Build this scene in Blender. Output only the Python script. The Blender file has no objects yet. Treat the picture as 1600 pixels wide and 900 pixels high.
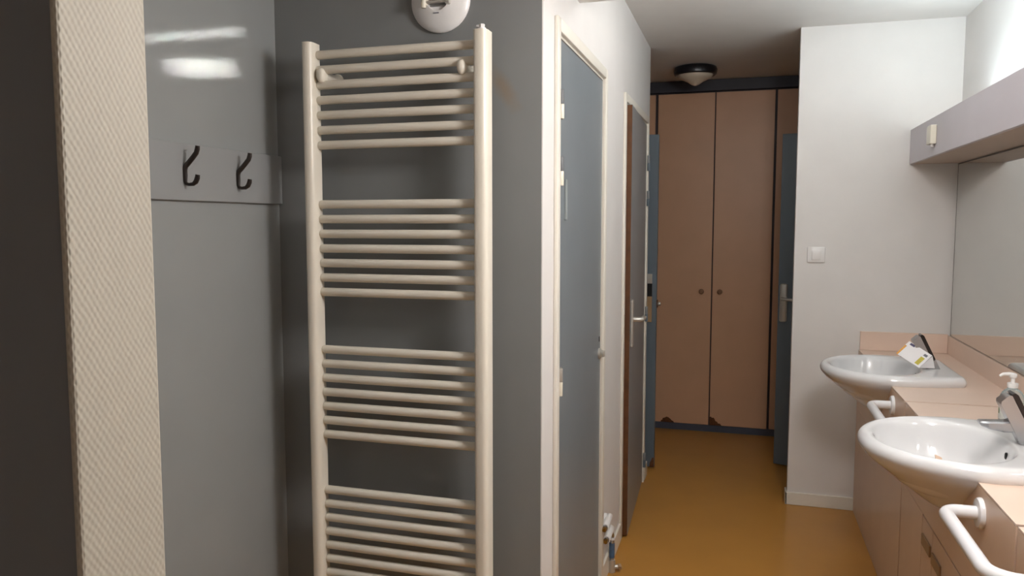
import bpy, bmesh, math, random
from mathutils import Vector, Matrix
random.seed(4)
S = bpy.context.scene
COL = S.collection

# ------------------------------------------------------------------ camera
cam_data = bpy.data.cameras.new('camera')
cam_data.sensor_width = 36.0
cam_data.lens = 1211.0 / 1600.0 * 36.0
cam_data.clip_start = 0.02
cam = bpy.data.objects.new('camera', cam_data)
COL.objects.link(cam)
cam.location = (0, 0, 1.5)
cam.rotation_euler = (math.radians(90 - 4.8145), 0, math.radians(16.6306))
S.camera = cam

# ------------------------------------------------------------------ world, lights, exposure
w = bpy.data.worlds.new('world')
S.world = w
w.use_nodes = True
w.node_tree.nodes['Background'].inputs[0].default_value = (1.0, 0.86, 0.72, 1)
w.node_tree.nodes['Background'].inputs[1].default_value = 0.02
S.view_settings.view_transform = 'Standard'
S.view_settings.look = 'None'
S.view_settings.exposure = 0.0
S.view_settings.gamma = 1.0
S.view_settings.use_curve_mapping = False


def area(name, loc, rot, size, power, col, shape='DISK', size_y=None, spread=180):
    d = bpy.data.lights.new(name, 'AREA')
    d.shape = shape
    d.size = size
    if size_y:
        d.size_y = size_y
    d.energy = power
    d.color = col
    d.spread = math.radians(spread)
    o = bpy.data.objects.new(name, d)
    o.location = loc
    o.rotation_euler = rot
    COL.objects.link(o)
    return o




def bulb(name, loc, radius, power, col):
    d = bpy.data.lights.new(name, 'POINT')
    d.shadow_soft_size = radius
    d.energy = power
    d.color = col
    o = bpy.data.objects.new(name, d)
    o.location = loc
    COL.objects.link(o)
    return o


WARM = (1.0, 0.95, 0.92)
bulb('ceiling_globe_light', (0.45, 1.42, 2.05), 0.15, 43, WARM)
bulb('corridor_globe_light', (0.10, 2.95, 2.39), 0.07, 6, (1.0, 0.97, 0.95))
# added lights, no known lamp, for the two bright streaks on the alcove wall


def beam(name, src, dst, length, width, power, spread, tilt=0):
    d = Vector(dst) - Vector(src)
    zx = (-d).normalized()
    xx = (Vector((0, 1, 0)) - zx * zx.y).normalized()
    yy = zx.cross(xx)
    o = area(name, src, (0, 0, 0), length, power, (1.0, 0.95, 0.90), 'ELLIPSE', width, spread)
    o.rotation_euler = (Matrix((xx, yy, zx)).transposed() @ Matrix.Rotation(math.radians(tilt), 3, 'Z')).to_euler()
    return o


beam('added_alcove_patch_light', (-0.05, 1.70, 2.19), (-1.367, 1.755, 1.905), 0.30, 0.012, 0.085, 2.8, 10)
beam('added_alcove_streak_light', (-0.05, 1.72, 2.19), (-1.367, 1.82, 2.008), 0.62, 0.012, 0.055, 1.7, 15)
DIFFUSER_STRENGTH = 12.5

# ------------------------------------------------------------------ materials


def lin(h):
    h = h.lstrip('#')
    r = [int(h[i:i + 2], 16) / 255 for i in (0, 2, 4)]
    return [c / 12.92 if c <= 0.04045 else ((c + 0.055) / 1.055) ** 2.4 for c in r]


def nn(nt, typ, **kw):
    n = nt.nodes.new(typ)
    for k, v in kw.items():
        setattr(n, k, v)
    return n


def mat(name, hexcol, rough=0.5, metal=0.0, spec=0.5, var=0.06, vscale=6.0, bump=0.0, bscale=80.0,
        coat=0.0, trans=0.0, emit=None, weave=None):
    m = bpy.data.materials.new(name)
    m.use_nodes = True
    nt = m.node_tree
    b = nt.nodes['Principled BSDF']
    c = lin(hexcol)
    b.inputs['Roughness'].default_value = rough
    b.inputs['Metallic'].default_value = metal
    b.inputs['Specular IOR Level'].default_value = spec
    b.inputs['Coat Weight'].default_value = coat
    b.inputs['Coat Roughness'].default_value = 0.05
    b.inputs['Transmission Weight'].default_value = trans
    tc = nn(nt, 'ShaderNodeTexCoord')
    nz = nn(nt, 'ShaderNodeTexNoise')
    nz.inputs['Scale'].default_value = vscale
    nz.inputs['Detail'].default_value = 4
    nt.links.new(tc.outputs['Object'], nz.inputs['Vector'])
    rmp = nn(nt, 'ShaderNodeValToRGB')
    rmp.color_ramp.elements[0].position = 0.3
    rmp.color_ramp.elements[1].position = 0.7
    rmp.color_ramp.elements[0].color = [x * (1 - var) for x in c] + [1]
    rmp.color_ramp.elements[1].color = [min(1, x * (1 + var)) for x in c] + [1]
    nt.links.new(nz.outputs['Fac'], rmp.inputs['Fac'])
    nt.links.new(rmp.outputs['Color'], b.inputs['Base Color'])
    if weave:
        cell_h, cell_v, strength, dist = weave
        sep = nn(nt, 'ShaderNodeSeparateXYZ')
        nt.links.new(tc.outputs['Object'], sep.inputs[0])
        add = nn(nt, 'ShaderNodeMath', operation='ADD')
        nt.links.new(sep.outputs['X'], add.inputs[0])
        nt.links.new(sep.outputs['Y'], add.inputs[1])
        outs = []
        n2 = nn(nt, 'ShaderNodeTexNoise')
        n2.inputs['Scale'].default_value = 60
        nt.links.new(tc.outputs['Object'], n2.inputs['Vector'])
        wob = nn(nt, 'ShaderNodeMath', operation='MULTIPLY')
        nt.links.new(n2.outputs['Fac'], wob.inputs[0])
        wob.inputs[1].default_value = 2.0
        for src, cell in ((add.outputs[0], cell_h), (sep.outputs['Z'], cell_v)):
            mu = nn(nt, 'ShaderNodeMath', operation='MULTIPLY_ADD')
            nt.links.new(src, mu.inputs[0])
            mu.inputs[1].default_value = 2 * math.pi / cell
            nt.links.new(wob.outputs[0], mu.inputs[2])
            si = nn(nt, 'ShaderNodeMath', operation='SINE')
            nt.links.new(mu.outputs[0], si.inputs[0])
            outs.append(si.outputs[0])
        pr = nn(nt, 'ShaderNodeMath', operation='MULTIPLY')
        nt.links.new(outs[0], pr.inputs[0])
        nt.links.new(outs[1], pr.inputs[1])
        bp = nn(nt, 'ShaderNodeBump')
        bp.inputs['Strength'].default_value = strength
        bp.inputs['Distance'].default_value = dist
        nt.links.new(pr.outputs[0], bp.inputs['Height'])
        nt.links.new(bp.outputs[0], b.inputs['Normal'])
    elif bump:
        nb = nn(nt, 'ShaderNodeTexNoise')
        nb.inputs['Scale'].default_value = bscale
        nb.inputs['Detail'].default_value = 3
        nt.links.new(tc.outputs['Object'], nb.inputs['Vector'])
        bp = nn(nt, 'ShaderNodeBump')
        bp.inputs['Strength'].default_value = bump
        bp.inputs['Distance'].default_value = 0.002
        nt.links.new(nb.outputs['Fac'], bp.inputs['Height'])
        nt.links.new(bp.outputs[0], b.inputs['Normal'])
    if emit:
        b.inputs['Emission Color'].default_value = list(emit[0]) + [1]
        b.inputs['Emission Strength'].default_value = emit[1]
    return m


def blotch(m, center, radii, hexcol, amount, nscale):
    """a stain with its own ragged outline, mixed into the base colour round a fixed spot of the wall"""
    nt = m.node_tree
    b = nt.nodes['Principled BSDF']
    old = b.inputs['Base Color'].links[0].from_socket
    tc = nn(nt, 'ShaderNodeTexCoord')
    mp = nn(nt, 'ShaderNodeMapping')
    mp.vector_type = 'TEXTURE'
    mp.inputs['Location'].default_value = center
    mp.inputs['Scale'].default_value = radii
    mp.inputs['Rotation'].default_value = (0, math.radians(-30), 0)
    nt.links.new(tc.outputs['Object'], mp.inputs['Vector'])
    ln = nn(nt, 'ShaderNodeVectorMath', operation='LENGTH')
    nt.links.new(mp.outputs[0], ln.inputs[0])
    nz = nn(nt, 'ShaderNodeTexNoise')
    nz.inputs['Scale'].default_value = nscale
    nz.inputs['Detail'].default_value = 5
    nt.links.new(tc.outputs['Object'], nz.inputs['Vector'])
    ad = nn(nt, 'ShaderNodeMath', operation='ADD')
    nt.links.new(ln.outputs['Value'], ad.inputs[0])
    nt.links.new(nz.outputs['Fac'], ad.inputs[1])
    mr = nn(nt, 'ShaderNodeMapRange')
    mr.inputs['From Min'].default_value = 0.6
    mr.inputs['From Max'].default_value = 1.5
    mr.inputs['To Min'].default_value = amount
    mr.inputs['To Max'].default_value = 0.0
    nt.links.new(ad.outputs[0], mr.inputs['Value'])
    mx = nn(nt, 'ShaderNodeMix', data_type='RGBA')
    nt.links.new(mr.outputs[0], mx.inputs['Factor'])
    nt.links.new(old, mx.inputs['A'])
    mx.inputs['B'].default_value = lin(hexcol) + [1]
    nt.links.new(mx.outputs['Result'], b.inputs['Base Color'])


M = {}
M['white_wall'] = mat('white_wall_paint', '#DFDCD9', 0.55, bump=0.12, bscale=160, var=0.02)
M['white_trim'] = mat('white_trim_paint', '#E2DDD2', 0.4, var=0.02)
M['weave_wall'] = mat('woven_white_wallcover', '#AFA99B', 0.6, var=0.03, weave=(0.0065, 0.010, 0.35, 0.0009))
M['grey_wall'] = mat('blue_grey_wall_paint', '#828484', 0.38, var=0.03, weave=(0.006, 0.008, 0.08, 0.0004))
blotch(M['grey_wall'], (-0.645, 2.084, 1.868), (0.032, 0.05, 0.085), '#8A7660', 0.6, 24)
M['grey_panel'] = mat('blue_grey_laminate', '#919493', 0.3, var=0.02, spec=0.5)
M['grey_dark'] = mat('blue_grey_partition_paint', '#74767A', 0.3, var=0.03)
M['rail_board'] = mat('grey_rail_board', '#919393', 0.4, var=0.02)
M['ceiling'] = mat('ceiling_paint', '#DFDCD8', 0.7, var=0.02)
M['floor'] = mat('ochre_linoleum', '#BA853C', 0.33, var=0.035, vscale=5, bump=0.05, bscale=30)
M['door_blue'] = mat('blue_grey_door_paint', '#788085', 0.35, var=0.03)
M['door_blue_dark'] = mat('slate_blue_door_paint', '#626E78', 0.4, var=0.03)
M['door_grey'] = mat('grey_door_paint', '#85888A', 0.35, var=0.03)
M['raw_wood'] = mat('raw_wood_edge', '#5C3717', 0.6, var=0.25, vscale=20)
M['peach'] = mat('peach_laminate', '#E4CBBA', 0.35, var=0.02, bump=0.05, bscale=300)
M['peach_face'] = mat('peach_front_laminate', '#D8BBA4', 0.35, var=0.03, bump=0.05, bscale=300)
M['wardrobe'] = mat('pale_brown_laminate', '#D6A987', 0.4, var=0.03)
M['wardrobe_dark'] = mat('dark_wardrobe_frame', '#3C2C2E', 0.5, var=0.1)
M['navy'] = mat('navy_painted_wood', '#33343E', 0.5, var=0.1)
M['plinth'] = mat('slate_plinth', '#4A4F5E', 0.5, var=0.1)
M['enamel'] = mat('white_radiator_enamel', '#E4DED0', 0.3, var=0.01)
M['ceramic'] = mat('white_ceramic', '#DEDEDF', 0.07, var=0.005, coat=0.4)
M['plastic'] = mat('white_plastic', '#E6E4E2', 0.3, var=0.01)
M['cream_plastic'] = mat('cream_plastic', '#E2DCCB', 0.25, var=0.01)
M['tube_white'] = mat('white_nylon_rail', '#E8E8EA', 0.18, var=0.01)
M['chrome'] = mat('satin_chrome', '#B4B5B8', 0.26, metal=0.85, var=0.02)
M['dark_chrome'] = mat('dark_glossy_chrome', '#3C3A3B', 0.15, metal=0.8, var=0.05)
M['steel'] = mat('brushed_steel', '#C6C2BA', 0.35, metal=0.6, var=0.05)
M['brass'] = mat('brass', '#B0873C', 0.3, metal=1.0, var=0.08)
M['bronze'] = mat('bronze_knob_metal', '#A38664', 0.5, metal=0.2, var=0.08)
M['hook'] = mat('dark_bronze_hook', '#332C28', 0.4, metal=0.4, var=0.1)
M['black'] = mat('black_plastic', '#121214', 0.35, var=0.1)
M['valance'] = mat('lilac_grey_laminate', '#C3BDC3', 0.4, var=0.02)
M['valance_under'] = mat('beige_underside', '#B8A595', 0.5, var=0.03)
M['mirror'] = mat('mirror_silver', '#DADCDA', 0.01, metal=1.0, var=0.0)
M['mirror_edge'] = mat('dark_mirror_edge', '#6A6458', 0.4, var=0.1)
M['frost'] = mat('frosted_lamp_glass', '#D8CBB8', 0.35, var=0.02)
M['lamp_rim'] = mat('black_lamp_rim', '#15151A', 0.3, var=0.1)
M['paper'] = mat('white_card', '#EDEBEC', 0.5, var=0.01)
M['ink_yellow'] = mat('yellow_print', '#C0B13A', 0.5, var=0.3, vscale=400)
M['ink_orange'] = mat('orange_print', '#D69A3A', 0.5, var=0.2, vscale=300)
M['ink_violet'] = mat('violet_print', '#4A4468', 0.5, var=0.2, vscale=300)
M['ink_grey'] = mat('grey_print', '#6A6A72', 0.5, var=0.2, vscale=300)
M['label_white'] = mat('pale_label', '#C9D0CE', 0.4, var=0.06, vscale=60)
M['label_blue'] = mat('blue_label_print', '#2B2A86', 0.4, var=0.1)
M['label_red'] = mat('red_label_print', '#C0405A', 0.4, var=0.1)
M['label_green'] = mat('green_label_print', '#5E7A50', 0.4, var=0.1)
M['bottle'] = mat('clear_bottle', '#DDE4E4', 0.05, trans=0.85, var=0.0)
M['hose'] = mat('blue_hose_sleeve', '#48607C', 0.4, var=0.15, vscale=60)
M['diffuser'] = mat('lit_milky_diffuser', '#F4F4F4', 0.5, var=0, emit=((0.80, 0.94, 1.0), DIFFUSER_STRENGTH))
M['joint'] = mat('dark_joint_filler', '#4A3424', 0.7, var=0.1)
M['hinge_grey'] = mat('grey_hinge_paint', '#66686B', 0.4, var=0.05)
M['strip'] = mat('pale_strip', '#949C9C', 0.35, var=0.03)
M['hole'] = mat('dark_opening', '#0A0908', 0.8, var=0)
M['knob_wood'] = mat('stained_knob_wood', '#8A6444', 0.4, var=0.1)
M['chip'] = mat('exposed_chipboard', '#5E3615', 0.8, var=0.35, vscale=60)

# ------------------------------------------------------------------ mesh helpers


class MB:
    def __init__(self):
        self.bm = bmesh.new()

    def box(self, x0, x1, y0, y1, z0, z1, bev=0.0, seg=2):
        r = bmesh.ops.create_cube(self.bm, size=1.0)
        vs = r['verts']
        for v in vs:
            v.co = Vector(((x0 + x1) / 2 + v.co.x * (x1 - x0), (y0 + y1) / 2 + v.co.y * (y1 - y0),
                           (z0 + z1) / 2 + v.co.z * (z1 - z0)))
        if bev:
            es = list({e for v in vs for e in v.link_edges})
            bmesh.ops.bevel(self.bm, geom=es, offset=bev, segments=seg, affect='EDGES', profile=0.5)
        return self

    def cyl(self, a, b, r, n=20, r2=None, bev=0.0):
        a, b = Vector(a), Vector(b)
        d = b - a
        q = Vector((0, 0, 1)).rotation_difference(d.normalized()).to_matrix().to_4x4()
        mtx = Matrix.Translation((a + b) / 2) @ q
        res = bmesh.ops.create_cone(self.bm, cap_ends=True, segments=n, radius1=r,
                                    radius2=r if r2 is None else r2, depth=d.length, matrix=mtx)
        if bev:
            fs = {f for v in res['verts'] for f in v.link_faces if len(f.verts) > 4}
            es = list({e for f in fs for e in f.edges})
            bmesh.ops.bevel(self.bm, geom=es, offset=bev, segments=2, affect='EDGES', profile=0.5)
        return self

    def tube(self, pts, r, n=14, flat=(1, 1), caps=True):
        """sweep a circle (optionally flattened) along a polyline"""
        pts = [Vector(p) for p in pts]
        rings = []
        prev = None
        for i, p in enumerate(pts):
            if i == 0:
                t = pts[1] - p
            elif i == len(pts) - 1:
                t = p - pts[i - 1]
            else:
                t = (pts[i + 1] - p).normalized() + (p - pts[i - 1]).normalized()
            t.normalize()
            if prev is None:
                u = t.cross(Vector((0, 0, 1)))
                if u.length < 0.1:
                    u = t.cross(Vector((0, 1, 0)))
                u.normalize()
            else:
                u = prev - t * prev.dot(t)
                u.normalize()
            prev = u
            v = t.cross(u)
            rr = r[i] if isinstance(r, (list, tuple)) else r
            rings.append([self.bm.verts.new(p + (u * math.cos(a) * flat[0] + v * math.sin(a) * flat[1]) * rr)
                          for a in [2 * math.pi * k / n for k in range(n)]])
        for A, B in zip(rings, rings[1:]):
            for k in range(n):
                self.bm.faces.new((A[k], A[(k + 1) % n], B[(k + 1) % n], B[k]))
        if caps:
            self.bm.faces.new(rings[0][::-1])
            self.bm.faces.new(rings[-1])
        return self

    def lathe(self, prof, origin=(0, 0, 0), axis='Z', n=40):
        o = Vector(origin)
        rings = []
        for r, h in prof:
            ring = []
            for k in range(n):
                a = 2 * math.pi * k / n
                x, y = max(r, 1e-5) * math.cos(a), max(r, 1e-5) * math.sin(a)
                if axis == 'Z':
                    p = Vector((x, y, h))
                elif axis == 'Y':
                    p = Vector((x, h, y))
                else:
                    p = Vector((h, x, y))
                ring.append(self.bm.verts.new(o + p))
            rings.append(ring)
        for A, B in zip(rings, rings[1:]):
            for k in range(n):
                self.bm.faces.new((A[k], A[(k + 1) % n], B[(k + 1) % n], B[k]))
        self.bm.faces.new(rings[0])
        self.bm.faces.new(rings[-1])
        return self

    def prism(self, poly, axis, a, b):
        """extrude a 2-D polygon along an axis between a and b"""
        def P(u, v, w):
            return {'X': (w, u, v), 'Y': (u, w, v), 'Z': (u, v, w)}[axis]
        A = [self.bm.verts.new(P(u, v, a)) for u, v in poly]
        B = [self.bm.verts.new(P(u, v, b)) for u, v in poly]
        n = len(poly)
        self.bm.faces.new(A[::-1])
        self.bm.faces.new(B)
        for k in range(n):
            self.bm.faces.new((A[k], A[(k + 1) % n], B[(k + 1) % n], B[k]))
        return self

    def bevel_all(self, off, seg=2, ang=30):
        es = [e for e in self.bm.edges if len(e.link_faces) == 2 and
              e.calc_face_angle(0) > math.radians(ang)]
        bmesh.ops.bevel(self.bm, geom=es, offset=off, segments=seg, affect='EDGES', profile=0.5)
        return self

    def build(self, name, m, parent=None, smooth=False, origin=None):
        bmesh.ops.recalc_face_normals(self.bm, faces=self.bm.faces)
        me = bpy.data.meshes.new(name)
        if origin is not None:
            bmesh.ops.translate(self.bm, verts=self.bm.verts, vec=-Vector(origin))
        self.bm.to_mesh(me)
        self.bm.free()
        me.materials.append(M[m])
        if smooth:
            me.polygons.foreach_set('use_smooth', [True] * len(me.polygons))
            me.update()
            try:
                me.set_sharp_from_angle(angle=math.radians(smooth if smooth is not True else 40))
            except Exception:
                pass
        o = bpy.data.objects.new(name, me)
        if origin is not None:
            o.location = origin
        COL.objects.link(o)
        if parent is not None:
            o.parent = parent
        return o


def tag(o, label, cat, group=None, kind=None):
    o['label'] = label
    if cat:
        o['category'] = cat
    if group:
        o['group'] = group
    if kind:
        o['kind'] = kind
    return o


def thing(name, loc, label, cat, group=None, kind=None, rz=0):
    o = bpy.data.objects.new(name, None)
    o.empty_display_size = 0.05
    o.location = loc
    o.rotation_euler = (0, 0, rz)
    COL.objects.link(o)
    return tag(o, label, cat, group, kind)


def part(mb, name, m, root, smooth=False):
    """mesh built in world coordinates, parented to a thing at its base without moving (local = world - base)"""
    bmesh.ops.translate(mb.bm, verts=mb.bm.verts, vec=-world_loc(root))
    return mb.build(name, m, root, smooth)


def world_loc(o):
    v = Vector(o.location)
    while o.parent:
        o = o.parent
        v += Vector(o.location)
    return v


def struct(mb, name, m, label, cat='wall'):
    o = mb.build(name, m)
    return tag(o, label, cat, kind='structure')


# ------------------------------------------------------------------ room shell
XL, XR, XA, YR, YE, ZC, ZB = -0.535, 1.0, -1.367, 2.084, 4.294, 2.49, 2.218
Y0 = -1.3
HL, HR, HY = -2.0, 2.2, 6.3

struct(MB().box(HL - .1, HR + .1, Y0 - .1, HY + .1, -0.1, 0), 'floor', 'floor',
       'ochre linoleum floor running from the corridor to the wardrobe', 'floor')
struct(MB().box(HL - .1, HR + .1, 2.567, HY + .1, ZC, ZC + .1), 'ceiling', 'ceiling',
       'plain white ceiling over washbasins and hallway', 'ceiling')
struct(MB().box(HL - .1, HR + .1, Y0 - .1, 2.567, ZB, ZC + .1), 'trim_1', 'ceiling',
       'lowered cream ceiling edge crossing the corridor at the top left', 'ceiling')

# left corridor wall with two door openings
D1 = (2.255, 3.030, 2.055)
D2 = (3.590, 4.415, 2.050)
WT = 0.10
mb = MB()
for y0, y1, z0, z1 in ((YR + .002, D1[0], 0, ZC), (D1[0], D1[1], D1[2], ZC), (D1[1], D2[0], 0, ZC),
                       (D2[0], D2[1], D2[2], ZC), (D2[1], 4.555, 0, ZC)):
    mb.box(XL - WT, XL, y0, y1, z0, z1)
struct(mb, 'wall_left', 'white_wall', 'white painted corridor wall around the two grey doors')
struct(MB().box(HL, XL - WT, 4.47, 4.555, 0, ZC), 'wall_hall_left', 'white_wall',
       'hallway wall turning left behind the second grey door')
struct(MB().box(XA, XL - WT, YR, YR + 0.06, 0, ZB).box(XL - WT, XL - 0.003, YR, YR + .0019, 0, ZB), 'wall_alcove_back', 'grey_wall',
       'blue grey textured wall behind the towel radiator')
struct(MB().box(XA - 0.08, XA, 0.607, YR + .06, 0, ZB), 'wall_alcove_left', 'grey_panel',
       'smooth blue grey panelled alcove wall carrying the coat hooks')
# partition: woven white end cap, dark face towards the camera
struct(MB().box(XL - 0.008, XL, 0.5085, 0.607, 0, ZB, bev=0.003), 'wall_partition_end', 'weave_wall',
       'narrow cream woven wallcovering end of the partition at far left')
struct(MB().box(HL, XL - 0.008, 0.515, 0.606, 0, ZB), 'wall_partition', 'grey_dark',
       'dark grey partition face at the extreme left edge')
struct(MB().box(HL - .1, HL, Y0, HY, 0, ZC), 'wall_far_left', 'white_wall', 'white wall far to the left beyond view')
struct(MB().box(HL - .1, HR, Y0 - .1, Y0, 0, ZC), 'wall_rear', 'white_wall', 'white wall behind the photographer')
struct(MB().box(XR, XR + .1, Y0, YE + .07, 0, ZC), 'wall_right', 'white_wall',
       'white wall behind the mirror and above the light valance')
struct(MB().box(0.254, XR + .1, YE, YE + 0.07, 0, ZC), 'wall_end', 'white_wall',
       'white end wall with the light switch beside the far basin')
struct(MB().box(HL - .1, HR, HY, HY + .1, 0, ZC), 'wall_hall_back', 'white_wall', 'hallway wall behind the wardrobe')
struct(MB().box(HR, HR + .1, YE + .07, HY, 0, ZC), 'wall_hall_right', 'white_wall', 'hallway wall hidden to the right')

# baseboards
struct(MB().box(XL, XL + .012, D1[1] + .035, D2[0] - .04, 0, 0.085, bev=.003), 'baseboard_left', 'white_trim',
       'white baseboard between the two grey corridor doors', 'baseboard')
struct(MB().box(XL, XL + .014, D2[1] + .045, 4.562, 0, 0.085, bev=.003), 'baseboard_hall', 'white_trim',
       'short white baseboard stub past the second grey door', 'baseboard')
struct(MB().box(0.243, 0.583, YE - 0.012, YE, 0, 0.068, bev=.003).box(0.243, 0.254, YE - .012, YE + .07, 0, .068, bev=.003),
       'baseboard_end', 'white_trim', 'white baseboard under the light switch wall', 'baseboard')

# ------------------------------------------------------------------ corridor doors


def hinge(root, x, y, z, h, up_mat, low_mat, r=0.0085):
    hg = part(MB().cyl((x, y, z), (x, y, z + h / 2), r, 14, bev=.001)
              .box(x - .004, x + .001, y, y + .022, z, z + h / 2), 'hinge', low_mat, root, True)
    part(MB().cyl((x, y, z + h / 2 + .001), (x, y, z + h), r, 14, bev=.001)
         .box(x - .004, x + .001, y, y + .022, z + h / 2 + .001, z + h), 'hinge_knuckle', up_mat, hg, True)
    return hg


def frame(root, y0, y1, z1, wdt=0.038, proud=0.012):
    f = MB()
    f.box(XL, XL + proud, y0 - wdt, y0, 0, z1 + wdt, bev=.003)
    f.box(XL, XL + proud, y1, y1 + wdt, 0, z1 + wdt, bev=.003)
    f.box(XL, XL + proud, y0, y1, z1, z1 + wdt, bev=.003)
    f.box(XL - WT, XL, y0, y0 + .008, 0, z1)
    f.box(XL - WT, XL, y1 - .008, y1, 0, z1)
    f.box(XL - WT, XL, y0 + .008, y1 - .008, z1 - .008, z1)
    return part(f, 'door_frame', 'white_trim', root, True)


d1 = thing('door_1', (XL, D1[0], 0), 'closed blue grey door beside the towel radiator wall', 'door', kind='structure')
frame(d1, *D1)
part(MB().box(XL - .042, XL - .001, D1[0] + .011, D1[1] - .011, .008, D1[2] - .011, bev=.002), 'door_leaf', 'door_blue', d1)
for zz, um in ((1.806, 'hinge_grey'), (1.610, 'hinge_grey'), (0.975, 'steel')):
    hinge(d1, XL + .010, D1[0] + .012, zz, .085, um, 'cream_plastic')
part(MB().box(XL - .001, XL + .007, 2.362, 2.374, 1.508, 1.634, bev=.002), 'edge_strip', 'strip', d1)
lk = part(MB().lathe([(0.021, -.002), (0.021, .006), (.016, .010), (0.001, .010)], (XL, 2.985, .988), 'X', 24)
          .box(XL + .010, XL + .024, 2.978, 2.992, .975, 1.001, bev=.003), 'privacy_bolt', 'steel', d1, True)
part(MB().box(XL - .001, XL + .001, 2.986, 2.996, 1.035, 1.055), 'scratch', 'hook', d1)

d2 = thing('door_2', (XL, D2[1], 0), 'grey lever handled door standing slightly ajar with raw wood edge', 'door', kind='structure')
frame(d2, *D2)
# leaf hinged at its far edge, opened a couple of degrees into the corridor
leaf = MB().box(-.041, 0, -(D2[1] - D2[0] - .022), 0, .008, D2[2] - .012, bev=.0015).build('door_leaf', 'door_grey', d2)
leaf.location = (-.001 + .004, -.011, 0)
leaf.rotation_euler = (0, 0, math.radians(2.2))
LW = D2[1] - D2[0] - .022
MB().box(-.0405, -.0005, -LW - .0015, -LW + .0005, .010, D2[2] - .014).build('raw_edge', 'raw_wood', leaf)
hp = MB().box(0, .012, -LW + .022, -LW + .066, .915, 1.137, bev=.004).build('handle_plate', 'steel', leaf)
MB().tube([(0, -LW + .045, 1.045), (.038, -LW + .045, 1.045), (.047, -LW + .050, 1.045), (.052, -LW + .062, 1.045),
           (.052, -LW + .105, 1.043), (.052, -LW + .165, 1.040)], .012, 12).build('lever', 'steel', leaf, True)
for zz in (1.79, 1.593, .94, .09):
    hinge(d2, XL + .013, D2[1] + .003, zz, .085, 'door_grey', 'door_blue_dark')
part(MB().box(XL + .004, XL + .0135, D2[0] - .036, D2[0] - .018, .985, 1.075, bev=.002), 'strike_plate', 'cream_plastic', d2)

# hallway doors standing open
d3 = thing('door_3', (-0.495, 4.69, 0), 'slate blue open hallway door with rim lock, left of the wardrobe', 'door', kind='structure')
lf3 = part(MB().box(-1.30, -.495, 4.69, 4.73, .01, 2.02, bev=.002), 'door_leaf', 'door_blue_dark', d3)
rl = part(MB().box(-.60, -.521, 4.678, 4.69, 1.136, 1.194, bev=.002), 'lock_case', 'steel', d3)
part(MB().box(-.60, -.521, 4.684, 4.69, 1.058, 1.136), 'lock_recess', 'hole', d3)
pl = part(MB().box(-.60, -.521, 4.681, 4.69, .903, 1.058, bev=.002), 'lock_plate', 'bronze', d3)
part(MB().cyl((-.562, 4.6805, 1.03), (-.562, 4.6815, 1.03), .010, 16).cyl((-.558, 4.6805, .96), (-.558, 4.6815, .96), .007, 16)
     .box(-.5605, -.5555, 4.6803, 4.6815, .94, .962), 'keyhole', 'hole', pl)
lt = part(MB().box(-.4955, -.489, 4.692, 4.728, .990, 1.036, bev=.001), 'latch_block', 'raw_wood', d3)
part(MB().cyl((-.489, 4.71, 1.012), (-.472, 4.71, 1.012), .011, 16, bev=.002), 'latch_bolt', 'steel', lt, True)
part(MB().prism([(-.4965, .0105), (-.522, .0105), (-.520, .035), (-.513, .050), (-.507, .066), (-.499, .070), (-.4965, .062)], 'Y', 4.6893, 4.6905),
     'chipped_corner', 'chip', d3)

d4 = thing('door_4', (0.208, 4.975, 0), 'dark slate blue open door with lever handle, right of the wardrobe', 'door', kind='structure',
           rz=math.radians(-15))
MB().box(0, .80, 0, .04, .01, 2.03, bev=.002).build('door_leaf', 'door_blue_dark', d4)
MB().box(.012, .056, -.008, 0, .898, 1.132, bev=.012, seg=3).build('handle_plate', 'steel', d4, True)
MB().tube([(.032, 0, 1.042), (.032, -.040, 1.042), (.036, -.050, 1.042), (.048, -.056, 1.042), (.10, -.056, 1.038),
           (.155, -.056, 1.032)], .009, 12).build('lever', 'steel', d4, True)
MB().box(-.0015, .002, .008, .032, 1.045, 1.095).build('latch_plate', 'hook', d4)

# ------------------------------------------------------------------ wardrobe
YW = 5.65
wd = thing('wardrobe', (-0.2, YW, 0), 'tall pale brown built-in wardrobe with chipped door bottoms at corridor end', 'wardrobe')
part(MB().box(-1.45, 1.05, YW + .03, YW + .55, .05, 2.43), 'carcass', 'wardrobe_dark', wd)
part(MB().box(-1.45, 1.05, YW - .012, YW + .55, 2.412, 2.488, bev=.002), 'cornice', 'navy', wd)
part(MB().box(-1.45, 1.05, YW + .004, YW + .10, 0, .046), 'plinth', 'plinth', wd)
XS = [(-1.02, -.623, None), (-.604, -.214, 1), (-.206, .183, 0), (.199, .59, None)]
for a, b, knob in XS:
    dr = part(MB().box(a, b, YW, YW + .02, .050, 2.402, bev=.0015), 'door', 'wardrobe', wd)
    if knob is not None:
        kx = b - .066 if knob else a + .052
        part(MB().lathe([(.008, 0), (.008, -.012), (.016, -.018), (.018, -.025), (.014, -.031), (.001, -.032)],
                        (kx, YW, 1.015), 'Y', 24), 'knob', 'knob_wood', dr, True)
    if knob == 1:
        part(MB().prism([(-.553, .0505), (-.549, .062), (-.541, .066), (-.537, .078), (-.521, .083), (-.512, .090), (-.497, .086),
                         (-.482, .075), (-.474, .066), (-.462, .060), (-.456, .0505)], 'Y', YW - .0012, YW + .001),
             'chipped_edge', 'chip', dr)
    if knob == 0:
        part(MB().prism([(-.2055, .0505), (-.2055, .108), (-.198, .113), (-.190, .104), (-.178, .106), (-.170, .095), (-.166, .083),
                         (-.152, .076), (-.147, .066), (-.132, .064), (-.122, .0505)], 'Y', YW - .0012, YW + .001),
             'chipped_edge', 'chip', dr)

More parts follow.
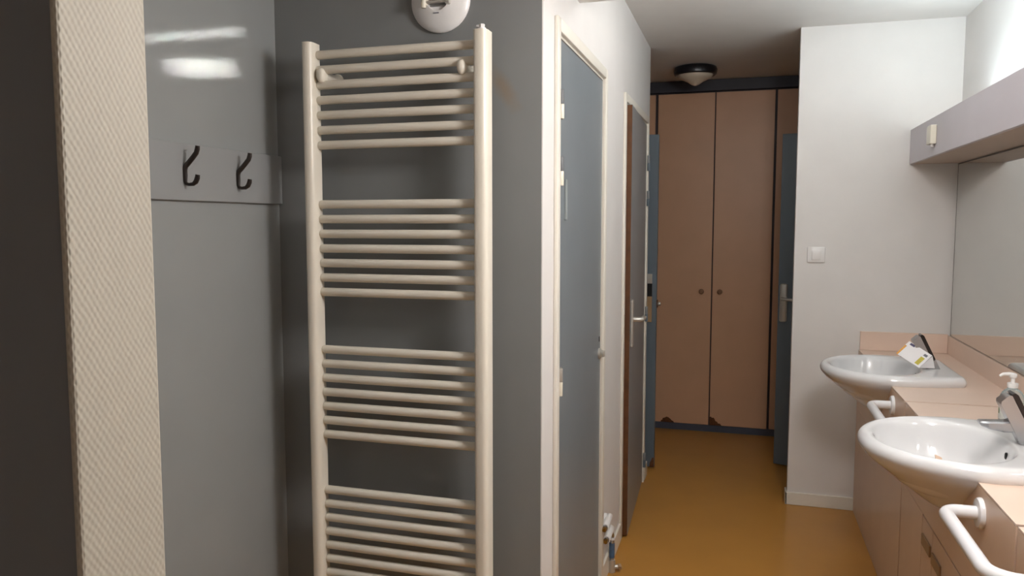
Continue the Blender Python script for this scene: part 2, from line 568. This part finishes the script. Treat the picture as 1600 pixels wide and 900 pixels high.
# hallway ceiling lamp (switched off)
cl = thing('ceiling_lamp', (-0.322, 5.17, ZC), 'unlit flush ceiling lamp with black rim and frosted cone glass', 'lamp')
part(MB().lathe([(.118, 0), (.130, -.006), (.137, -.022), (.132, -.048), (.122, -.055), (.113, -.052), (.113, -.02), (.001, -.02)],
                (-.322, 5.17, ZC), 'Z', 48), 'lamp_rim', 'lamp_rim', cl, True)
part(MB().lathe([(.112, -.040), (.110, -.056), (.098, -.070), (.075, -.082), (.052, -.092), (.036, -.103), (.022, -.112), (.008, -.117), (.001, -.118)],
                (-.322, 5.17, ZC), 'Z', 48), 'glass_shade', 'frost', cl, True)

# ------------------------------------------------------------------ towel radiator
RY = 2.0
rad = thing('towel_radiator', (-.93, RY, .40), 'tall white ladder towel radiator on the blue grey alcove wall', 'radiator')
ZT = 2.006


def post(xa, xb):
    y0, y1 = 1.963, 2.012
    poly = [(xa, y1), (xa, y0 + .006), (xa + .002, y0 + .002), (xa + .006, y0), (xb - .014, y0), (xb - .008, y0 + .002),
            (xb - .003, y0 + .007), (xb, y0 + .016), (xb, y1)]
    return MB().prism(poly, 'Z', .40, ZT)


pa = part(post(-1.205, -1.175), 'post', 'enamel', rad, 50)
pb = part(post(-.694, -.657), 'post', 'enamel', rad, 50)
rung_me = None
PITCH = .0422
for g in range(4):
    for k in range(7):
        z = 1.9745 - g * PITCH * 10 - k * PITCH
        if rung_me is None:
            o = MB().tube([(-.246, 0, 0), (-.244, 0, 0), (-.240, 0, 0), (-.1, -.001, 0), (0, -.001, 0), (.1, -.001, 0), (.235, 0, 0), (.239, 0, 0), (.241, 0, 0)],
                          [.0092, .0114, .0124, .0124, .0124, .0124, .0124, .0114, .0092], 20).build('rung', 'enamel', rad, 50)
            rung_me = o
        else:
            o = rung_me.copy()
            COL.objects.link(o)
        o.location = (0, 0, z - .40)
part(MB().cyl((-.676, 1.985, ZT), (-.676, 1.985, ZT + .006), .011, 16).cyl((-.676, 1.985, ZT + .006), (-.676, 1.985, ZT + .016), .008, 6, bev=.001)
     .box(-.690, -.676, 1.980, 1.990, ZT + .008, ZT + .014, bev=.001), 'air_vent', 'plastic', rad, True)
for bx, side in ((-1.157, 1), (-.734, 1)):
    zb = 1.9745 - PITCH * 1.5 + .004
    br = part(MB().cyl((bx, 2.0, zb), (bx, YR, zb), .013, 16, bev=.002).cyl((bx, YR - .008, zb), (bx, YR, zb), .02, 20, bev=.003),
              'wall_bracket', 'enamel', rad, True)
    m2 = MB()
    m2.lathe([(.001, -.012), (.008, -.011), (.013, -.007), (.0155, 0), (.0155, .012), (.013, .02)], (0, 0, 0), 'Y', 24)
    for v in m2.bm.verts:
        v.co = Vector((bx + v.co.x * .85, 1.986 + v.co.y, zb + v.co.z * 1.35))
    part(m2, 'bracket_cap', 'enamel', br, True)

# round wall heater above the radiator
hc = (-.829, YR, 2.118)
ht = thing('wall_heater', hc, 'round white domed wall heater above the towel radiator', 'heater')
part(MB().lathe([(.084, 0), (.0875, -.004), (.0875, -.008), (.085, -.012), (.072, -.019), (.055, -.026), (.036, -.031), (.032, -.0315), (.030, -.024), (.001, -.022)],
                hc, 'Y', 56), 'dome', 'plastic', ht, True)
part(MB().box(hc[0] - .042, hc[0] - .028, YR - .044, YR - .027, 2.100, 2.146, bev=.004).cyl((hc[0] - .036, YR - .043, 2.092), (hc[0] - .036, YR - .043, 2.112), .007, 14),
     'lamp_holder', 'cream_plastic', ht, True)
part(MB().box(hc[0] + .026, hc[0] + .040, YR - .044, YR - .027, 2.100, 2.146, bev=.004), 'lamp_holder', 'steel', ht, True)
part(MB().cyl((hc[0] - .03, YR - .039, 2.108), (hc[0] + .03, YR - .039, 2.108), .004, 12)
     .cyl((hc[0] - .03, YR - .039, 2.122), (hc[0] + .03, YR - .039, 2.122), .004, 12), 'heating_rod', 'steel', ht, True)
part(MB().box(hc[0] - .026, hc[0] + .026, YR - .026, YR - .023, 2.098, 2.138), 'reflector', 'chrome', ht)
part(MB().box(hc[0] - .013, hc[0] + .004, YR - .0315, YR - .027, 2.0785, 2.0815), 'print_mark', 'ink_grey', ht)

# ------------------------------------------------------------------ coat rail with hooks
cr = thing('coat_rail', (XA, 1.4, 1.625), 'grey coat rail board with two dark hooks on the alcove wall', 'coat rack')
part(MB().box(XA, XA + .014, .62, YR - .002, 1.556, 1.700, bev=.002), 'board', 'rail_board', cr)
for hy in (1.648, 1.862):
    x = XA + .016
    hp_ = [(.054, 1.700), (.0525, 1.690), (.048, 1.679), (.036, 1.667), (.016, 1.649), (.005, 1.640), (.001, 1.630), (.001, 1.612), (.001, 1.596),
           (.005, 1.588), (.016, 1.585), (.032, 1.586), (.043, 1.593), (.049, 1.604), (.051, 1.614)]
    hk = part(MB().tube([(x + u * .76, hy, 1.648 + (z - 1.648) * .83) for u, z in hp_],
                        [.006] + [.0068] * 7 + [.006, .0045, .004, .0052, .0068, .007, .006], 14, flat=(.75, 1.0)), 'hook', 'hook', cr, True)

# ------------------------------------------------------------------ vanity units
XF = 0.579
ZW = 0.85
BX0, BX1 = 0.335, 0.862     # basin front tip and back edge


def basin_outline(n=72):
    pts = []
    hw, D = .285, BX1 - BX0
    side = [(0.0, 0.0), (0.0, .10), (0.0, .19), (0.0, .205), (.003, .221), (.011, .232), (.024, .238),
            (.06, .250), (.10, .2615), (.14, .271), (.18, .279), (.215, .2835)]
    for i in range(0, 19):
        t = math.pi / 2 * (1 - i / 18)
        side.append((.225 + (D - .225) * math.cos(t) ** .94, hw * math.sin(t) ** .94 if i < 18 else 0))
    right = side[:-1]
    left = [(u, -v) for u, v in side[1:]][::-1]
    return right + left           # (u from back, v)


def basin_at_x(s, uc=.27):
    """outline scaled about the bowl centre"""
    return [(uc + (u - uc) * s, v * s) for u, v in basin_outline()]


def vanity(name, ya, yb, yc, label, knobs=False):
    """a unit between y=ya..yb with a basin notch centred on yc (None: no basin)"""
    r = thing(name, (XF + .2, (ya + yb) / 2, 0), label, 'cabinet', 'peach laminate washbasin units')
    g = .007
    ya2, yb2 = ya + g, yb - g
    # worktop polygon (x, y) with notch
    if yc is not None:
        o = basin_at_x(.93)
        notch = [(BX1 - u, yc + v) for u, v in o]
        nf = [p for p in notch if p[0] > XF]
        pos = [p for p in nf if p[1] >= yc]
        neg = [p for p in nf if p[1] < yc]
        pos.sort(key=lambda p: math.atan2(p[1] - yc, p[0] - XF))
        neg.sort(key=lambda p: math.atan2(p[1] - yc, p[0] - XF))
        arc = neg + pos              # from near side round the back to far side
        poly = [(XF, ya2), (XR - .016, ya2), (XR - .016, yb2), (XF, yb2), (XF, arc[-1][1])] + arc[::-1] + [(XF, arc[0][1])]
    else:
        poly = [(XF, ya2), (XR - .016, ya2), (XR - .016, yb2), (XF, yb2)]
    part(MB().prism(poly, 'Z', ZW - .004, ZW), 'worktop', 'peach', r)
    # front panel (y, z) with notch for the bowl and a horizontal joint
    t = .018
    if yc is not None:
        hw = .225
        zs = [(hw, ZW - .006), (.225, .815), (.17, .782), (.12, .752), (.07, .725), (.03, .712)]
        fn = [(yc - a, z) for a, z in zs] + [(yc + a, z) for a, z in zs[::-1]]
        poly = [(ya2, .558), (yb2, .558), (yb2, ZW - .006)] + fn[::-1] + [(ya2, ZW - .006)]
        part(MB().prism(poly, 'X', XF, XF + t), 'front_panel', 'peach_face', r)
    else:
        part(MB().box(XF, XF + t, ya2, yb2, .558, ZW - .006), 'front_panel', 'peach_face', r)
    part(MB().box(XF + t, XR - .02, ya2, ya2 + t, .0, ZW - .006).box(XF + t, XR - .02, yb2 - t, yb2, .0, ZW - .006)
         .box(XR - .03, XR - .016, ya2 + t, yb2 - t, 0, ZW - .006), 'carcass', 'peach_face', r)
    part(MB().box(XF + .007, XR - .03, ya - .0066, ya + .0066, .0, ZW - .005), 'joint_strip', 'joint', r)
    return r, ya2, yb2, t


v1, a, b, t = vanity('vanity_unit', 3.082, YE, 3.63, 'peach laminate cabinet unit under the far washbasin', False)
part(MB().box(XF, XF + t, a, b, .0, .556, bev=.001), 'lower_panel', 'peach_face', v1)
v2, a, b, t = vanity('vanity_unit', 1.866, 3.082, 2.43, 'peach laminate cabinet unit under the near washbasin', True)
part(MB().box(XF, XF + t, 2.733, b, .0, .556), 'lower_panel', 'peach_face', v2)
for q, (ya, yb, ky) in enumerate(((2.590, 2.730, (2.600, 2.712, .464, .500)), (2.10, 2.586, (2.470, 2.575, .456, .492)))):
    dr = part(MB().box(XF, XF + t, ya, yb, .02, .552, bev=.001), 'door', 'peach_face', v2)
    part(MB().box(XF - .006, XF, ky[0], ky[1], ky[2], ky[3], bev=.002), 'square_pull', 'bronze', dr)
part(MB().box(XF, XF + t, a, 2.097, .0, .556), 'lower_panel', 'peach_face', v2)
v3, a, b, t = vanity('vanity_unit', .65, 1.866, None, 'peach laminate cabinet unit at the bottom right frame corner', False)
part(MB().box(XF, XF + t, a, b, .0, .556), 'lower_panel', 'peach_face', v3)

tag(MB().box(XR - .016, XR, .65, YE - .002, ZW - .02, .940, bev=.001).build('splashback', 'peach'),
    'long peach laminate splashback strip under the mirror', 'splashback')
tag(MB().box(XF + .004, XR - .017, YE - .016, YE, ZW + .001, .946, bev=.001).build('splashback', 'peach'),
    'short peach laminate splashback on the end wall behind far basin', 'splashback')

# mirror
mr = thing('mirror', (XR, 2.6, .942), 'large wall mirror between the splashback and light valance', 'mirror')
part(MB().box(XR - .008, XR - .0005, .8, YE - .018, .942, 1.788), 'backing', 'mirror_edge', mr)
part(MB().box(XR - .0095, XR - .008, .8, YE - .034, .944, 1.782), 'glass', 'mirror', mr)

# ------------------------------------------------------------------ light valance
XV = .779
va = thing('light_valance', (XV, 2.4, 1.79), 'long lilac grey light valance box above the mirror', 'light fixture')
part(MB().box(XV, XV + .016, .7, YE - .001, 1.790, 1.958, bev=.001), 'front_panel', 'valance', va)
part(MB().box(XV + .016, XR - .001, .7, YE - .001, 1.790, 1.806), 'bottom_panel', 'valance_under', va)
ps = part(MB().box(XV - .024, XV, 3.735, 3.812, 1.838, 1.918, bev=.003), 'switch_box', 'cream_plastic', va)
part(MB().cyl((XV - .011, 3.76, 1.826), (XV - .011, 3.76, 1.838), .006, 12), 'cord_grommet', 'plastic', ps, True)
# backlit milky covers lying in the open top of the box
for ya, yb in ((2.34, 3.76), (.86, 2.28)):
    cv = part(MB().box(XV + .022, XR - .006, ya, yb, 1.934, 1.940), 'lit_diffuser', 'diffuser', va)
    part(MB().box(XV + .017, XR - .003, ya - .02, ya, 1.925, 1.943), 'diffuser_support', 'plastic', va)
    part(MB().box(XV + .017, XR - .003, yb, yb + .02, 1.925, 1.943), 'diffuser_support', 'plastic', va)

# ------------------------------------------------------------------ washbasins


def washbasin(yc, label):
    r = thing('washbasin', (BX1, yc, ZW), label, 'washbasin', 'white semi-recessed washbasins')
    ol = basin_outline()
    n = len(ol)
    uc = .285
    a_u, a_v, eu = .176, .226, .308       # bowl opening ellipse half axes and centre

    bm = bmesh.new()

    def ring(fn):
        vs = []
        for u, v in ol:
            uu, vv, z = fn(u, v)
            vs.append(bm.verts.new((-uu, vv, z)))   # local: x = -u, z relative to counter
        return vs

    def scaled(s, z, inset=0.0):
        def f(u, v):
            c = uc
            d = math.hypot(u - c, v)
            k = s - inset / max(d, 1e-4)
            return c + (u - c) * k, v * k, z
        return f

    def under(s, z):
        c = .262
        return lambda u, v: (c + (u - c) * s, v * s, z)

    def bowl(s, z, ce=eu):
        def f(u, v):
            th = math.atan2(v / a_v, (u - eu) / a_u)
            return ce + a_u * s * math.cos(th), a_v * s * math.sin(th), z
        return f
    prof = [under(.10, -.166), under(.20, -.160), under(.30, -.147), under(.44, -.119), under(.58, -.090), under(.72, -.061), under(.84, -.037),
            under(.92, -.020), scaled(1, -.006, .010), scaled(1, .004, .003), scaled(1, .014, 0), scaled(1, .024, .002), scaled(1, .032, .007),
            scaled(1, .0375, .015), scaled(1, .0400, .024),
            bowl(1.07, .0385), bowl(1.02, .034), bowl(.985, .025), bowl(.955, .006), bowl(.90, -.030), bowl(.80, -.070, eu - .004), bowl(.64, -.098, eu - .010),
            bowl(.42, -.113, eu - .018), bowl(.16, -.120, eu - .024)]
    rings = [ring(f) for f in prof]
    for A, B in zip(rings, rings[1:]):
        for k in range(n):
            bm.faces.new((A[k], A[(k + 1) % n], B[(k + 1) % n], B[k]))
    bm.faces.new(rings[0][::-1])
    bm.faces.new(rings[-1])
    m = MB()
    m.bm.free()
    m.bm = bm
    body = m.build('basin', 'ceramic', r, 60)
    sub = body.modifiers.new('sub', 'SUBSURF')
    sub.levels = 1
    sub.render_levels = 2
    # overflow slot and drain
    m = MB().cyl((-.146, 0, .0), (-.1415, 0, .0), .010, 16)
    for v in m.bm.verts:
        v.co.y *= .75
        v.co.z = v.co.z * 1.3 - .004
    m.build('overflow_hole', 'hole', r, True)
    MB().lathe([(.024, -.1205), (.024, -.117), (.019, -.1155), (.001, -.1165)], (-(eu - .024), 0, 0), 'Z', 28).build('drain', 'chrome', r, True)
    return r


wb1 = washbasin(3.63, 'white washbasin farther away with the card hung on its tap')
wb2 = washbasin(2.43, 'white washbasin nearer the camera beside the soap bottle')


def tap(yc, label):
    r = thing('tap', (.775, yc, ZW + .0395), label, 'tap', 'chrome mixer taps')
    # slanted body, local x towards the wall; axis leans to the user
    dx, dz, nx, nz = -.44, .898, .898, .44

    def at(n_, t_):
        return (n_ * nx + t_ * dx, n_ * nz + t_ * dz)

    def cut(n_):                     # point of the strip n_ on the deck plane
        return (n_ * nx - n_ * nz / dz * dx, 0)
    body = MB().prism([cut(-.026), cut(.022), at(.022, .030), at(.009, .034), at(.009, .146), at(.004, .150), at(-.022, .142), at(-.026, .134)],
                      'Y', -.024, .024).bevel_all(.003, 2)
    body.build('body', 'chrome', r, 50)
    lev = MB().prism([at(.0105, .037), at(.0225, .033), at(.0235, .142), at(.019, .150), at(.0105, .150)], 'Y', -.0235, .0235).bevel_all(.002, 2)
    lev.build('lever', 'dark_chrome', r, 50)
    sp = MB()
    A = [(-.032, .036), (-.044, .062)]
    secs = [(-.030, .030, .066, .021), (-.070, .030, .060, .020), (-.105, .036, .058, .019), (-.126, .044, .057, .018), (-.130, .050, .055, .015)]
    rings = []
    for x, z0, z1, hw in secs:
        c = min(.005, (z1 - z0) * .3)
        loop = [(-hw, z0 + c), (-hw + c, z0), (hw - c, z0), (hw, z0 + c), (hw, z1 - c), (hw - c, z1), (-hw + c, z1), (-hw, z1 - c)]
        rings.append([sp.bm.verts.new((x, a, b)) for a, b in loop])
    for P, Q in zip(rings, rings[1:]):
        for k in range(8):
            sp.bm.faces.new((P[k], P[(k + 1) % 8], Q[(k + 1) % 8], Q[k]))
    sp.bm.faces.new(rings[0])
    sp.bm.faces.new(rings[-1])
    sp.build('spout', 'chrome', r, 40)
    MB().cyl((-.004, 0, -.001), (-.004, 0, .003), .027, 28).build('base_ring', 'chrome', r, True)
    return r


tap(3.60, 'chrome mixer tap on the far basin, half covered by a card')
tap(2.43, 'chrome mixer tap on the near basin in front of the soap bottle')

# card hung over the far tap's spout
cd = thing('paper_card', (.70, 3.60, .946), 'white folded card with yellow print draped over the far tap spout', 'card')


def sheet(p, th=.0012):
    m = MB()
    P = [Vector(q) for q in p]
    nrm = (P[1] - P[0]).cross(P[-1] - P[0]).normalized() * th
    A = [m.bm.verts.new(q) for q in P]
    B = [m.bm.verts.new(q + nrm) for q in P]
    k = len(P)
    m.bm.faces.new(A)
    m.bm.faces.new(B[::-1])
    for i in range(k):
        m.bm.faces.new((A[i], A[(i + 1) % k], B[(i + 1) % k], B[i]))
    return m


def quad_on(p00, p10, p01, u0, u1, v0, v1, off=.0006):
    p00, p10, p01 = Vector(p00), Vector(p10), Vector(p01)
    e1, e2 = p10 - p00, p01 - p00
    nr = e1.cross(e2).normalized() * off
    return [p00 + e1 * u + e2 * v + nr for u, v in ((u0, v0), (u1, v0), (u1, v1), (u0, v1))]


# front sheet faces the camera, sloping; its upper edge rests on the spout
c00, c10, c01 = (.712, 3.545, .897), (.764, 3.562, .948), (.628, 3.572, .950)     # bottom, right, left corner
c11 = tuple(c10[i] + c01[i] - c00[i] for i in range(3))
part(sheet([c00, c10, c11, c01]), 'front_leaf', 'paper', cd)
part(sheet([(.712, 3.548, .8965), (.766, 3.566, .945), (.778, 3.575, .893)]), 'back_leaf', 'paper', cd)
fl = cd
for nm, mt, u0, u1, v0, v1 in (('yellow_print', 'ink_yellow', .10, .62, .10, .26), ('grey_print', 'ink_grey', .72, .86, .10, .24),
                               ('violet_print', 'ink_violet', .84, .97, .70, .90), ('orange_print', 'ink_orange', .0, .70, .93, 1.0)):
    q = quad_on(c00, c10, c01, u0, u1, v0, v1, -.0004)
    q2 = quad_on(c00, c10, c01, u0, u1, v0, v1, .0016)
    m = MB()
    A = [m.bm.verts.new(x) for x in q]
    B = [m.bm.verts.new(x) for x in q2]
    m.bm.faces.new(A)
    m.bm.faces.new(B[::-1])
    for i in range(4):
        m.bm.faces.new((A[i], A[(i + 1) % 4], B[(i + 1) % 4], B[i]))
    part(m, nm, mt, cd)

# ------------------------------------------------------------------ soap bottle
sx, sy = .835, 2.80
sb = thing('soap_bottle', (sx, sy, ZW), 'clear pump soap bottle with white pump behind near tap', 'bottle')
bt = MB()
prof = [(.030, 0), (.034, .004), (.035, .012), (.035, .085), (.0335, .098), (.028, .110), (.020, .118), (.0145, .122), (.0145, .128), (.001, .1285)]
bt.lathe(prof, (0, 0, 0), 'Z', 36)
for v in bt.bm.verts:
    v.co.y *= .85
bt.build('bottle_body', 'bottle', sb, True)
lb = MB().lathe([(.0353, .022), (.0356, .023), (.0356, .075), (.0353, .076)], (0, 0, 0), 'Z', 36)
for v in lb.bm.verts:
    v.co.y *= .86
lbo = lb.build('label', 'label_white', sb, True)
for nm, mt, a0, a1, z0, z1 in (('blue_print', 'label_blue', -150, -118, .050, .062), ('red_print', 'label_red', -158, -140, .056, .068),
                               ('green_print', 'label_green', 178, 192, .040, .072), ('blue_print', 'label_blue', -128, -112, .046, .052)):
    m = MB()
    A, B = [], []
    for k in range(5):
        a = math.radians(a0 + (a1 - a0) * k / 4)
        for L, z in ((A, z0), (B, z1)):
            L.append(m.bm.verts.new((.0362 * math.cos(a), .0362 * .87 * math.sin(a), z)))
    for k in range(4):
        m.bm.faces.new((A[k], A[k + 1], B[k + 1], B[k]))
    m.build(nm, mt, lbo)
pm = MB().cyl((0, 0, .124), (0, 0, .140), .0155, 24, bev=.002).cyl((0, 0, .140), (0, 0, .158), .006, 14)
pm.cyl((0, 0, .156), (0, 0, .170), .011, 18, bev=.003)
pm.tube([(0, 0, .166), (-.012, 0, .168), (-.028, 0, .167), (-.038, 0, .160)], [.0065, .006, .005, .004], 12)
pm.build('pump', 'plastic', sb, True)

# ------------------------------------------------------------------ grab rails


def arc_pts(c, r, a0, a1, n=7):
    return [(c[0] + r * math.cos(math.radians(a0 + (a1 - a0) * i / (n - 1))), c[1] + r * math.sin(math.radians(a0 + (a1 - a0) * i / (n - 1)))) for i in range(n)]


def grab(ya, yb, label):
    """U-shaped rail from flange ya (far) to yb (near) on the unit front"""
    z = .785
    r = thing('grab_rail', (XF, (ya + yb) / 2, z), label, 'grab rail', 'white grab rails on the unit fronts')
    xo, rad_ = XF - .085, .035
    p = [(XF - .001, ya)] + [(XF - .03, ya)] + arc_pts((xo + rad_, ya - rad_), rad_, 90, 180) + \
        arc_pts((xo + rad_ * 1.6, yb + rad_ * 1.6), rad_ * 1.6, 180, 270) + [(XF - .001, yb)]
    part(MB().tube([(x, y, z) for x, y in p], .0165, 20), 'bar', 'tube_white', r, True)
    for y in (ya, yb):
        part(MB().lathe([(.038, 0), (.038, -.006), (.035, -.011), (.020, -.012)], (XF, y, z), 'X', 32), 'flange', 'tube_white', r, True)
    return r


grab(3.30, 2.92, 'white tubular grab rail between the two basins')
grab(2.115, 1.72, 'white tubular grab rail at the bottom right, nearest the camera')

# ------------------------------------------------------------------ light switch
sw = thing('light_switch', (.3595, YE, 1.335), 'white square light switch on the end wall', 'light switch')
part(MB().box(.3165, .4025, YE - .009, YE, 1.295, 1.375, bev=.003), 'plate', 'plastic', sw, True)
part(MB().box(.339, .381, YE - .015, YE - .008, 1.309, 1.356, bev=.002), 'rocker', 'plastic', sw, True)

# ------------------------------------------------------------------ pipe stubs and supply valve on the left wall
for (py, pz, lab) in ((3.12, .262, 'upper white capped pipe stub low on the corridor wall'), (3.16, .196, 'lower white capped pipe stub low on the corridor wall')):
    r = thing('pipe_stub', (XL, py, pz), lab, 'pipe', 'pipe stubs beside the first grey door')
    part(MB().cyl((XL, py + .03, pz), (XL + .012, py + .03, pz), .020, 20).cyl((XL + .02, py + .045, pz + .004), (XL + .02, py - .06, pz - .004), .0145, 18, bev=.003),
         'sleeve', 'plastic', r, True)
    part(MB().cyl((XL + .02, py - .06, pz - .004), (XL + .02, py - .075, pz - .005), .0105, 16), 'collar', 'chrome', r, True)
    part(MB().cyl((XL + .006, py - .078, pz - .008), (XL + .022, py - .078, pz - .008), .009, 14).cyl((XL + .02, py - .074, pz - .005), (XL + .02, py - .092, pz - .006), .008, 6),
         'brass_nut', 'brass', r, True)
hs = thing('supply_hose', (XL + .02, 3.215, 0), 'chrome and blue supply hose dropping to a floor valve', 'hose')
part(MB().tube([(XL + .022, 3.19, .185), (XL + .024, 3.21, .165), (XL + .024, 3.215, .14), (XL + .023, 3.215, .05)], .0095, 14), 'pipe', 'chrome', hs, True)
part(MB().cyl((XL + .023, 3.215, .145), (XL + .023, 3.215, .155), .014, 16), 'collar', 'plastic', hs, True)
part(MB().cyl((XL + .023, 3.215, .065), (XL + .023, 3.215, .128), .0125, 16), 'sleeve', 'hose', hs, True)
vb = part(MB().cyl((XL + .023, 3.215, .0), (XL + .023, 3.215, .055), .0155, 8).cyl((XL + .023, 3.215, .022), (XL + .050, 3.225, .022), .010, 14), 'valve_body', 'steel', hs, True)
part(MB().cyl((XL + .048, 3.224, .022), (XL + .062, 3.229, .024), .014, 6, bev=.002), 'valve_knob', 'bronze', vb, True)
